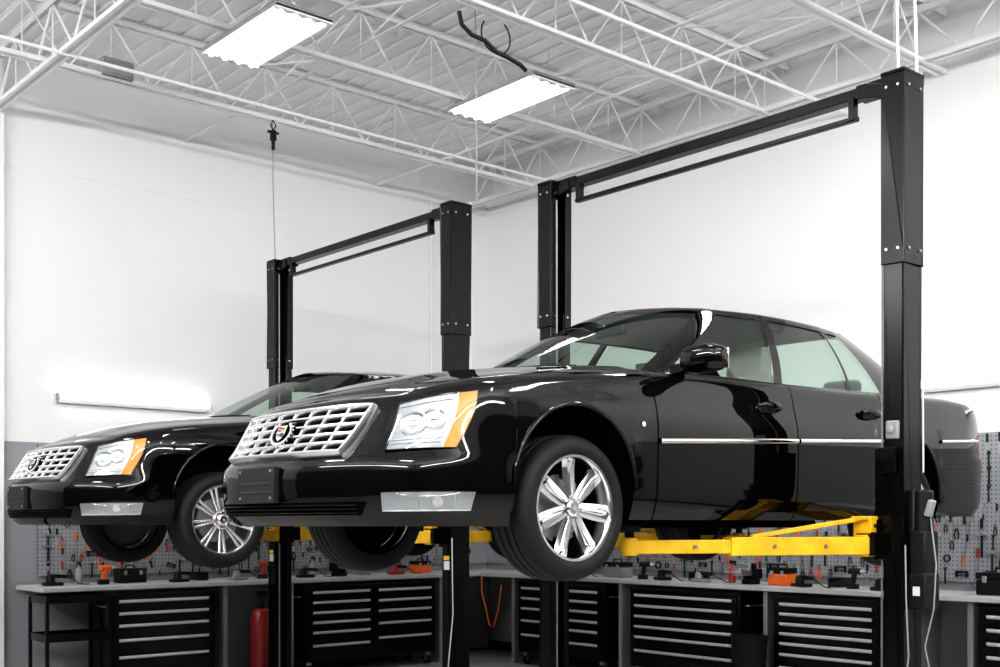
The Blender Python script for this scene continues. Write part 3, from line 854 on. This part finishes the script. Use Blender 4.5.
g=Geo();g.box((0,0,0),(.05,.04,.10));g.tube([(0,0,.05),(.03,0,.10),(0,0,.15),(-.03,0,.10),(0,0,.05)],.006,6);g.cyl((0,0,-.05),(0,0,-.14),.018,n=10);g.bar((-.06,0,.03),(.06,0,.03),.02,.02)
tag(g.obj("cable_hook",'blk',loc=(2.02,6.24,5.42)),"small black hook clamp on a hanging cable","hook")
pts=[(1.78,3.05,5.52),(1.80,3.04,5.42),(1.88,3.02,5.36),(2.0,3.0,5.34),(2.10,2.98,5.27),(2.20,2.96,5.25),(2.32,2.95,5.22),(2.38,2.95,5.19)]
conduit("air_hose",pts,.017,'blk',"thick black air hose draped from a ceiling joist","hose")
pts=[(2.16+.15*math.cos(a),3.06,5.44+.14*math.sin(a)) for a in [i*math.pi/10 for i in range(-12,4)]]
conduit("air_hose",pts,.006,'blk',"thin black hose loop hanging from a ceiling joist","hose")
def fixture(x,y,vis):
    E=empty("high_bay_light",(x,y,5.52),0,"lit white fluorescent high-bay light hung below the joists","ceiling light","fluorescent high-bay lights")
    W=.50;L=1.20
    h=.035 if vis else .07
    g=Geo();g.box((0,0,.045),(W,L,.016));g.bar((-W/2,-L/2,.028),(-W/2,L/2,.028),.006,h);g.bar((W/2,-L/2,.028),(W/2,L/2,.028),.006,h)
    g.box((0,-L/2,.028),(W,.01,h));g.box((0,L/2,.028),(W,.01,h));g.box((0,0,.075),(.14,.9,.05))
    g.obj("light_housing",'louver' if vis else 'housing',E,smooth=False)
    if vis:
        for i in range(-1,2):
            g=Geo();g.box((i*.125,0,.008),(.014,L-.02,.035));g.obj("reflector_fin",'louver',E,smooth=False)
        for yy in(-L/2+.02,L/2-.02):
            g=Geo();g.box((0,yy,.01),(W,.05,.03));g.obj("end_cap",'housing',E,smooth=False)
    for i in range(4):
        g=Geo();xx=(-.187+.125*i) if vis else (-.146+.0975*i);g.cyl((xx,-L/2+.03,.012),(xx,L/2-.03,.012),.026 if vis else .018,n=10);g.obj("lamp_tube",'tubesoft' if vis else 'tube',E)
    for a in(-.5,.5):
        g=Geo();g.cyl((0,a,.1),(0,a*1.05,.3),.003,n=5);g.obj("hanger_wire",'steel',E)
for x,y,v in((.93,4.48,1),(3.33,4.22,1),(.93,.55,0),(3.33,.55,0),(-3.2,3.6,0),(-3.2,-1.5,0),(.93,-3.5,0),(3.6,-3.5,0)):fixture(x,y,v)
def wall_tube(loc,rz,L):
    E=empty("wall_tube_light",loc,rz,"lit slim fluorescent tube fixture mounted on the white wall","wall light")
    g=Geo();g.box((0,.0,-.02),(L,.03,.09));g.box((-L/2,-.03,0),(.02,.07,.06));g.box((L/2,-.03,0),(.02,.07,.06));g.obj("light_housing",'louver',E,smooth=False)
    g=Geo();g.cyl((-L/2+.01,-.05,.008),(L/2-.01,-.05,.008),.038,n=14);g.obj("lamp_tube",'walltube',E)
wall_tube((1.20,Y1-.025,2.86),0,1.60)
wall_tube((X1-.025,.55,2.85),-math.pi/2,2.0)
def area(loc,rot,sx,sy,e):  # fill lamps added out of view, brighten walls and ceiling, streak the paint
    l=bpy.data.lights.new("added_fill_light",'AREA');l.shape='RECTANGLE';l.size=sx;l.size_y=sy;l.energy=e;l.color=(1,.99,.97)
    o=bpy.data.objects.new("added_fill_light",l);COL.objects.link(o);o.location=loc;o.rotation_euler=rot
    tag(o,"long narrow fill light added out of view to brighten the room","wall light")
area((-.5,Y0+.12,4.9),(math.radians(114),0,0),10,.35,500)
area((X0+.12,.3,4.9),(math.radians(114),0,math.radians(-90)),11,.35,500)

# pegboards
g=Geo();g.box((0,0,0),(X1-.23,.02,1.28));tag(g.obj("pegboard",'pegX',smooth=False,loc=((X1+.19)/2,Y1-.03,1.75)),"gray perforated tool pegboard above the workbench","pegboard")
g=Geo();g.box((0,0,0),(.02,9.5,1.28));tag(g.obj("pegboard",'pegY',smooth=False,loc=(X1-.03,Y1-.05-4.75,1.75)),"long gray perforated tool pegboard above the workbench","pegboard")
BH=1.03
g=Geo();g.box((0,0,0),(X1-.02,.72,.045));tag(g.obj("worktop",'bench',loc=((X1-.02)/2,Y1-.40,BH-.022),bevel=.006),"light gray laminate workbench top along the wall","workbench")
g=Geo();g.box((0,0,0),(.72,8.9,.045));tag(g.obj("worktop",'bench',loc=(X1-.40,Y1-.77-4.45,BH-.022),bevel=.006),"long light gray laminate workbench top along the wall","workbench")
def panel(x,y,dx,dy):
    g=Geo();g.box((0,0,.49),(dx,dy,.98));g.box((0,0,.02),(dx+.02,dy+.02,.04));tag(g.obj("workbench_support",'benchpanel',loc=(x,y,0),bevel=.004),"gray steel support panel under the workbench","workbench support","gray supports under the workbench")
for x in(1.85,2.62,4.62):panel(x,Y1-.40,.05,.62)
for y in(6.3,4.6,2.75,1.38,.75,-.8):panel(X1-.40,y,.62,.05)
g=Geo();g.box((0,0,.5),(5.8,.02,.94));tag(g.obj("workbench_back_panel",'benchpanel',loc=(3.0,Y1-.05,0.0)),"gray panel behind the tool chests","panel")
g=Geo();g.box((0,0,.5),(.02,8.8,.94));tag(g.obj("workbench_back_panel",'benchpanel',loc=(X1-.05,2.4,0.0)),"gray panel behind the tool chests","panel")

def chest(loc,rz,W,cols,rows,H=.95):
    E=empty("tool_chest",loc,rz,"black steel rolling tool chest with bright drawer pulls under the bench","tool chest","black rolling tool chests")
    D=.5;zb_=.14
    g=Geo();g.box((0,0,(H+zb_)/2),(W,D,H-zb_));g.box((0,0,H-.01),(W+.02,D+.02,.025));g.obj("chest_body",'chest',E,bevel=.006)
    cw=(W-.04)/cols
    for c in range(cols):
        hs=rows[c%len(rows)];tot=sum(hs);z=H-.045;hh=H-zb_-.07
        for q in hs:
            h=hh*q/tot;xc=-W/2+.02+cw*(c+.5)
            g=Geo();g.box((xc,-D/2-.008,z-h/2),(cw-.012,.02,h-.010));d=g.obj("drawer",'chest',E,bevel=.003)
            g=Geo();g.box((xc,-D/2-.028,z-.024),(cw-.12,.020,.020));g.box((xc,-D/2-.020,z-.036),(cw-.12,.006,.014));g.obj("drawer_handle",'pull',d,bevel=.003)
            z-=h
    for sx in(-1,1):
        for sy in(-1,1):
            g=Geo();p=Vector((sx*(W/2-.07),sy*(D/2-.07),.055));g.cyl(p-Vector((.018,0,0)),p+Vector((.018,0,0)),.055,n=18);g.cm=1;g.box(p+Vector((0,0,.06)),(.06,.06,.035));g.box(p+Vector((.024,0,.03)),(.005,.05,.07));g.box(p+Vector((-.024,0,.03)),(.005,.05,.07))
            g.cyl(p-Vector((.028,0,0)),p+Vector((.028,0,0)),.02,n=10)
            g.obj("caster",['rubber','steel'],E)
    for sx in(-1,1):
        g=Geo();x=sx*(W/2+.03);g.tube([(sx*W/2,-.15,H-.12),(x,-.15,H-.12),(x,.15,H-.12),(sx*W/2,.15,H-.12)],.01,8)
        g.obj("side_handle",'satin',E)
R6=[1,1,1,1,1.3,1.6];R5=[1,1,1.2,1.4,1.8];R7=[.9,.9,.9,.9,1,1.2,1.6]
yl=Y1-.52
chest((1.16,yl,0),0,1.08,1,[R5])
chest((3.62,yl,0),0,1.74,2,[R6,R5])
xr=X1-.52
chest((xr,5.46,0),-math.pi/2,1.36,2,[R5,R6])
chest((xr,3.70,0),-math.pi/2,1.40,1,[R6])
chest((xr,2.06,0),-math.pi/2,1.10,1,[R7])
chest((xr,.02,0),-math.pi/2,1.26,1,[R6])
E=empty("service_cart",(.28,6.94,0),0,"black steel open shelf service cart on casters","cart")
for zz in(.16,.55,.90):
    g=Geo();g.box((0,0,zz),(.58,.44,.02))
    for q in(-1,1):g.box((0,q*.215,zz+.03),(.58,.012,.06));g.box((q*.285,0,zz+.03),(.012,.44,.06))
    g.obj("shelf",'chest',E,smooth=False)
for q in(-1,1):
    for r in(-1,1):
        g=Geo();g.box((q*.285,r*.215,.51),(.03,.03,.86));g.obj("post",'chest',E,smooth=False)
        g=Geo();g.cyl((q*.26-.015,r*.19,.045),(q*.26+.015,r*.19,.045),.045,n=16);g.cyl((q*.26,r*.19,.05),(q*.26,r*.19,.12),.012);g.obj("caster",'rubber',E)
E=empty("oil_drain_tank",(2.16,6.70,0),0,"red cylindrical wheeled oil drain tank with funnel stem","oil drain")
g=Geo();g.lathe([(0,.12),(.10,.12),(.12,.15),(.12,.66),(.09,.73),(.05,.75),(0,.75)],(0,0,0),'z',28);g.obj("tank",'darkred',E)
g=Geo();g.cyl((0,0,.74),(0,0,.88),.02);g.lathe([(.02,.87),(.09,.94),(.095,.94),(.02,.855)],(0,0,0),'z',24);g.obj("funnel",'blk',E)
for a in range(4):
    g=Geo();t=a*math.pi/2+.5;p=Vector((.10*math.cos(t),.10*math.sin(t),.05));g.cyl(p-Vector((.015,0,0)),p+Vector((.015,0,0)),.05,n=14);g.cyl(p,p+Vector((0,0,.1)),.012)
    g.obj("caster",'blk',E)
g=Geo();g.lathe([(0,.01),(.13,.01),(.165,.56),(.175,.57),(.175,.585),(.155,.585),(.12,.03),(0,.03)],(0,0,0),'z',28);E=g.obj("trash_can",'blk',loc=(4.98,2.75,0));tag(E,"small black plastic trash can beside tool chests","trash can")
g=Geo();g.tube([(.17,0,.54),(.2,0,.5),(.17,0,.46)],.006,6);g.obj("trash_can_handle",'gray',E)
pts=[(X1-.78,6.78,1.0),(X1-.80,6.76,.8),(X1-.78,6.70,.6),(X1-.80,6.62,.42),(X1-.82,6.52,.40),(X1-.82,6.44,.6),(X1-.80,6.40,.9)]
conduit("extension_cord",pts,.008,'orange',"orange extension cord looped below the bench corner","cord")

# pegboard tools
PR={}
def reg(k,parts,label,catg):
    r=parts[0][1].obj(parts[0][0],parts[0][2],bevel=0);tag(r,label,catg,"hand tools hung on the pegboard")
    for n,g,m in parts[1:]:g.obj(n,m,r)
    PR[k]=r
for k,m,w in(('wrench','steel','steel'),('wrenchb','blk','black')):
    g=Geo();g.prism([(-.012,-.10),(.012,-.10),(.010,.07),(.026,.09),(.026,.12),(.010,.13),(.008,.105),(-.008,.105),(-.010,.13),(-.026,.12),(-.026,.09),(-.010,.07)],-.006,.006)
    g.lathe([(.012,-.006),(.024,-.006),(.024,.006),(.012,.006)],(0,0,-.115),'y',16,1,True);reg(k,[("wrench",g,m)],w+" combination wrench hanging on the pegboard","wrench")
for k,m,w in(('sdo','orange',"orange"),('sdr','red',"red"),('sdb','blk',"black")):
    g=Geo();g.cyl((0,0,.02),(0,0,-.13),.005,n=8);g.box((0,0,-.14),(.012,.003,.03));h=Geo();h.lathe([(0,.0),(.012,.0),(.018,.02),(.015,.05),(.019,.09),(.016,.12),(0,.13)],(0,0,0),'z',12)
    reg(k,[("screwdriver",g,'steel'),("handle",h,m)],w+"-handled screwdriver hanging on the pegboard","screwdriver")
for k,m,w in(('plo','orange',"orange"),('plr','red',"red"),('plb','blk',"black")):
    g=Geo();g.prism([(-.018,.0),(.018,.0),(.02,.02),(.006,.085),(-.006,.085),(-.02,.02)],-.008,.008);h=Geo()
    for q in(-1,1):h.tube([(q*.008,0,0),(q*.022,0,-.04),(q*.028,0,-.09),(q*.018,0,-.14)],.009,8)
    reg(k,[("pliers",g,'steel'),("handle",h,m)],"pliers with %s grips hanging on the pegboard"%w,"pliers")
g=Geo();g.box((0,0,.1),(.11,.028,.028));g.cyl((.05,0,.1),(.07,0,.1),.02,n=12);g.prism([(-.055,.088),(-.055,.112),(-.085,.103)],-.012,.012);h=Geo();h.cyl((0,0,.1),(0,0,-.17),.012,.015,n=10)
reg('hammer',[("hammer",g,'steel'),("handle",h,'blk')],"steel hammer with black handle hanging on the pegboard","hammer")
g=Geo();g.box((0,0,.04),(.16,.03,.02));g.box((-.07,0,.0),(.02,.03,.06));g.box((.07,0,.0),(.02,.03,.06));g.cyl((.08,0,-.01),(-.06,0,-.01),.006,n=8)
reg('clamp',[("clamp",g,'blk')],"black bar clamp hanging on the pegboard","clamp")
g=Geo();g.cyl((0,0,.1),(0,0,-.12),.009,n=10);g.cyl((0,-.02,.11),(0,.014,.11),.02,n=14);h=Geo();h.cyl((0,0,-.05),(0,0,-.14),.014,n=10)
reg('ratchet',[("ratchet",g,'steel'),("handle",h,'blk')],"chrome ratchet hanging on the pegboard","ratchet")
g=Geo();g.lathe([(.04,-.012),(.055,-.012),(.055,.012),(.04,.012)],(0,0,0),'y',20,1,True)
reg('tape',[("tape_roll",g,'blk')],"black tape roll hanging on the pegboard","tape roll")
kinds=['wrench','wrenchb','sdo','sdr','sdb','plb','plo','plb','hammer','clamp','ratchet','tape','wrenchb','plb','sdb','hammer','ratchet','clamp','hammer','plr']
used=set()
def place(k,loc,rot,s):
    r=PR[k]
    if k not in used:
        used.add(k);r.location=loc;r.rotation_euler=rot;r.scale=(s,)*3
    else:copy_tree(r,loc,rot,s)
for zr in(1.17,1.31,1.45,1.59):
    x=.30
    while x<5.6:
        k=random.choice(kinds);place(k,(x,Y1-.062,zr+random.uniform(-.02,.02)),(0,0 if random.random()<.8 else random.choice((-.3,.3)),0),random.uniform(.5,.75))
        x+=random.uniform(.07,.15)
for zr in(1.80,2.1,2.28):
    for x in(.28,.37):place(random.choice(kinds),(x,Y1-.062,zr),(0,0,0),.7)
for zr in(1.17,1.31,1.45,1.59):
    y=6.9
    while y>-.3:
        k=random.choice(kinds);place(k,(X1-.062,y,zr+random.uniform(-.02,.02)),(0,0,-math.pi/2),random.uniform(.5,.75))
        y-=random.uniform(.08,.16)
for zr in(1.72,1.87,2.02,2.17,2.31):
    y=1.6
    while y>.3:
        place(random.choice(kinds),(X1-.062,y,zr),(0,0,-math.pi/2),random.uniform(.5,.72));y-=random.uniform(.07,.13)
for i,k in enumerate(PR):
    if k not in used:place(k,(4.6+.12*i,Y1-.062,1.9),(0,0,0),1)

# bench-top items
def caseobj(loc,rz,m,w=.34,label="orange and black plastic tool case",s=1):
    E=empty("tool_case",loc,rz,label+" on the workbench","tool case");E.scale=(s,)*3
    g=Geo();g.box((0,0,.07),(w,.22,.14));g.obj("case_bottom",m,E,bevel=.015)
    g=Geo();g.box((0,0,.175),(w,.22,.06));g.tube([(-.07,0,.2),(-.06,0,.245),(.06,0,.245),(.07,0,.2)],.011,8);g.obj("case_lid",'blk',E,bevel=.012)
    for q in(-1,1):
        g=Geo();g.box((q*w*.28,-.115,.145),(.04,.015,.06));g.obj("latch",'gray',E,bevel=.003)
def bottle(loc,m,label):
    g=Geo();g.lathe([(0,0),(.033,0),(.035,.01),(.035,.13),(.018,.16),(.013,.165),(.013,.19),(0,.19)],(0,0,0),'z',20);o=g.obj("spray_bottle",m,loc=loc);tag(o,label,"bottle")
    g=Geo();g.box((0,0,.205),(.025,.05,.03));g.box((0,-.035,.195),(.012,.02,.05));g.obj("spray_head",'blk',o,bevel=.004)
def drill(loc,rz,m,label):
    E=empty("power_drill",loc,rz,label,"power drill");E.scale=(.8,.8,.8)
    g=Geo();g.cyl((-.09,0,.20),(.06,0,.20),.034,n=18);g.bar((-.02,0,.19),(-.045,0,.06),.04,.05,up=(1,0,0));g.obj("drill_body",m,E,bevel=.004)
    g=Geo();g.box((-.045,0,.03),(.12,.075,.06));g.obj("battery",'blk',E,bevel=.005)
    g=Geo();g.cyl((.06,0,.2),(.11,0,.2),.024,.014,n=14);g.cyl((.11,0,.2),(.17,0,.2),.004,n=6);g.obj("chuck",'steel',E)
def binbox(loc,rz,m,label,s=.75):
    g=Geo();w,d,h,t=.16*s,.24*s,.11*s,.008
    g.box((0,0,t/2),(w,d,t));g.box((-w/2,0,h/2),(t,d,h));g.box((w/2,0,h/2),(t,d,h));g.box((0,d/2,h/2),(w,t,h));g.box((0,-d/2,h/4),(w,t,h/2));g.cyl((-.03,-.03,.04),(.03,.05,.04),.02,n=8)
    tag(g.obj("parts_bin",m,loc=loc,rot=(0,0,rz),smooth=False),label,"parts bin")
def vise(loc,rz):
    E=empty("bench_vise",loc,rz,"black steel bench vise bolted to the workbench","vise")
    g=Geo();g.cyl((0,0,0),(0,0,.05),.09,n=24);g.box((0,.03,.10),(.13,.14,.10));g.box((0,-.03,.17),(.16,.04,.07));g.obj("vise_body",'chest',E,bevel=.008)
    g=Geo();g.box((0,-.12,.12),(.09,.20,.07));g.box((0,-.11,.17),(.16,.04,.07));g.cyl((0,-.2,.12),(0,-.28,.12),.014);g.cyl((-.1,-.27,.12),(.1,-.27,.12),.007);g.obj("vise_jaw",'steel',E,bevel=.006)
def pad(loc,rz,m,label):
    E=empty("power_sander",loc,rz,label,"power tool")
    g=Geo();g.box((0,0,.02),(.18,.10,.03));g.cyl((-.02,0,.035),(-.02,0,.10),.045,.035,n=18);g.obj("sander_body",m,E,bevel=.006)
    g=Geo();g.bar((-.02,0,.095),(.13,0,.085),.04,.035);g.tube([(.13,0,.085),(.2,0,.05),(.26,.03,.01),(.34,.0,.008)],.006,6);g.obj("sander_handle",'blk',E,bevel=.006)
r=-math.pi/2
caseobj((5.45,2.72,BH),r,'orange',.26,s=.8);caseobj((5.5,.62,BH),r,'blk',.4,"black plastic tool case",.9)
caseobj((5.5,4.9,BH),r,'gray',.36,"gray plastic tool case",.8)
caseobj((4.55,7.2,BH),0,'orange',.3,"orange plastic tool case",.7);caseobj((1.0,7.25,BH),0,'blk',.4,"black plastic tool case",.7)
drill((5.35,4.35,BH),r+.4,'blk',"black cordless drill standing on the workbench");drill((2.45,7.15,BH),.3,'red',"red cordless drill standing on the workbench");drill((5.4,1.9,BH),r,'blk',"black cordless drill standing on the workbench");drill((.70,7.1,BH),.2,'orange',"orange cordless drill standing on the workbench")
bottle((.5,7.28,BH),'gray',"gray spray bottle on the workbench");bottle((5.5,3.35,BH),'red',"red spray bottle on the workbench");bottle((3.1,7.25,BH),'gray',"gray spray bottle on the workbench")
binbox((5.6,3.85,BH),r,'blk',"black open parts bin on the workbench");binbox((5.6,2.2,BH),r,'blk',"black open parts bin on the workbench");binbox((1.75,7.28,BH),0,'blk',"black open parts bin on the workbench");binbox((3.75,7.25,BH),0,'gray',"gray open parts bin on the workbench");binbox((5.4,5.9,BH),r,'orange',"orange open parts bin on the workbench")
vise((5.4,3.05,BH),r);vise((3.35,7.1,BH),0)
for (x,y,m,w) in((5.32,4.1,'blk','black'),(5.32,3.6,'gray','gray'),(5.32,2.42,'blk','black'),(5.32,1.60,'blk','black'),(5.32,5.3,'blk','black')):pad((x,y,BH),r+random.uniform(-.3,.3),m,w+" corded power sander lying on the workbench")
for (x,y,m,w) in((1.4,7.0,'blk','black'),(2.05,7.0,'gray','gray'),(2.85,7.0,'blk','black'),(4.05,7.0,'red','red'),(.2,7.15,'blk','black')):pad((x,y,BH),random.uniform(-.3,.3),m,w+" corded power sander lying on the workbench")

# ------------------------------------------------------------------ world & camera
w=bpy.data.worlds.new("world");scene.world=w;w.use_nodes=True
w.node_tree.nodes["Background"].inputs[0].default_value=(.9,.95,1,1);w.node_tree.nodes["Background"].inputs[1].default_value=.3
try:
    scene.view_settings.view_transform='Standard';scene.view_settings.exposure=0
    scene.view_settings.look='Medium High Contrast'
except Exception as e:print("LOOK",e)
cd=bpy.data.cameras.new("camera");cam=bpy.data.objects.new("camera",cd);COL.objects.link(cam)
cam.location=(-3.849,-3.902,HC);cam.rotation_euler=(math.radians(90),0,math.radians(-41))
cd.sensor_width=36;cd.lens=36*1.173;cd.shift_y=.1895;cd.clip_start=.05;cd.clip_end=100
scene.camera=cam
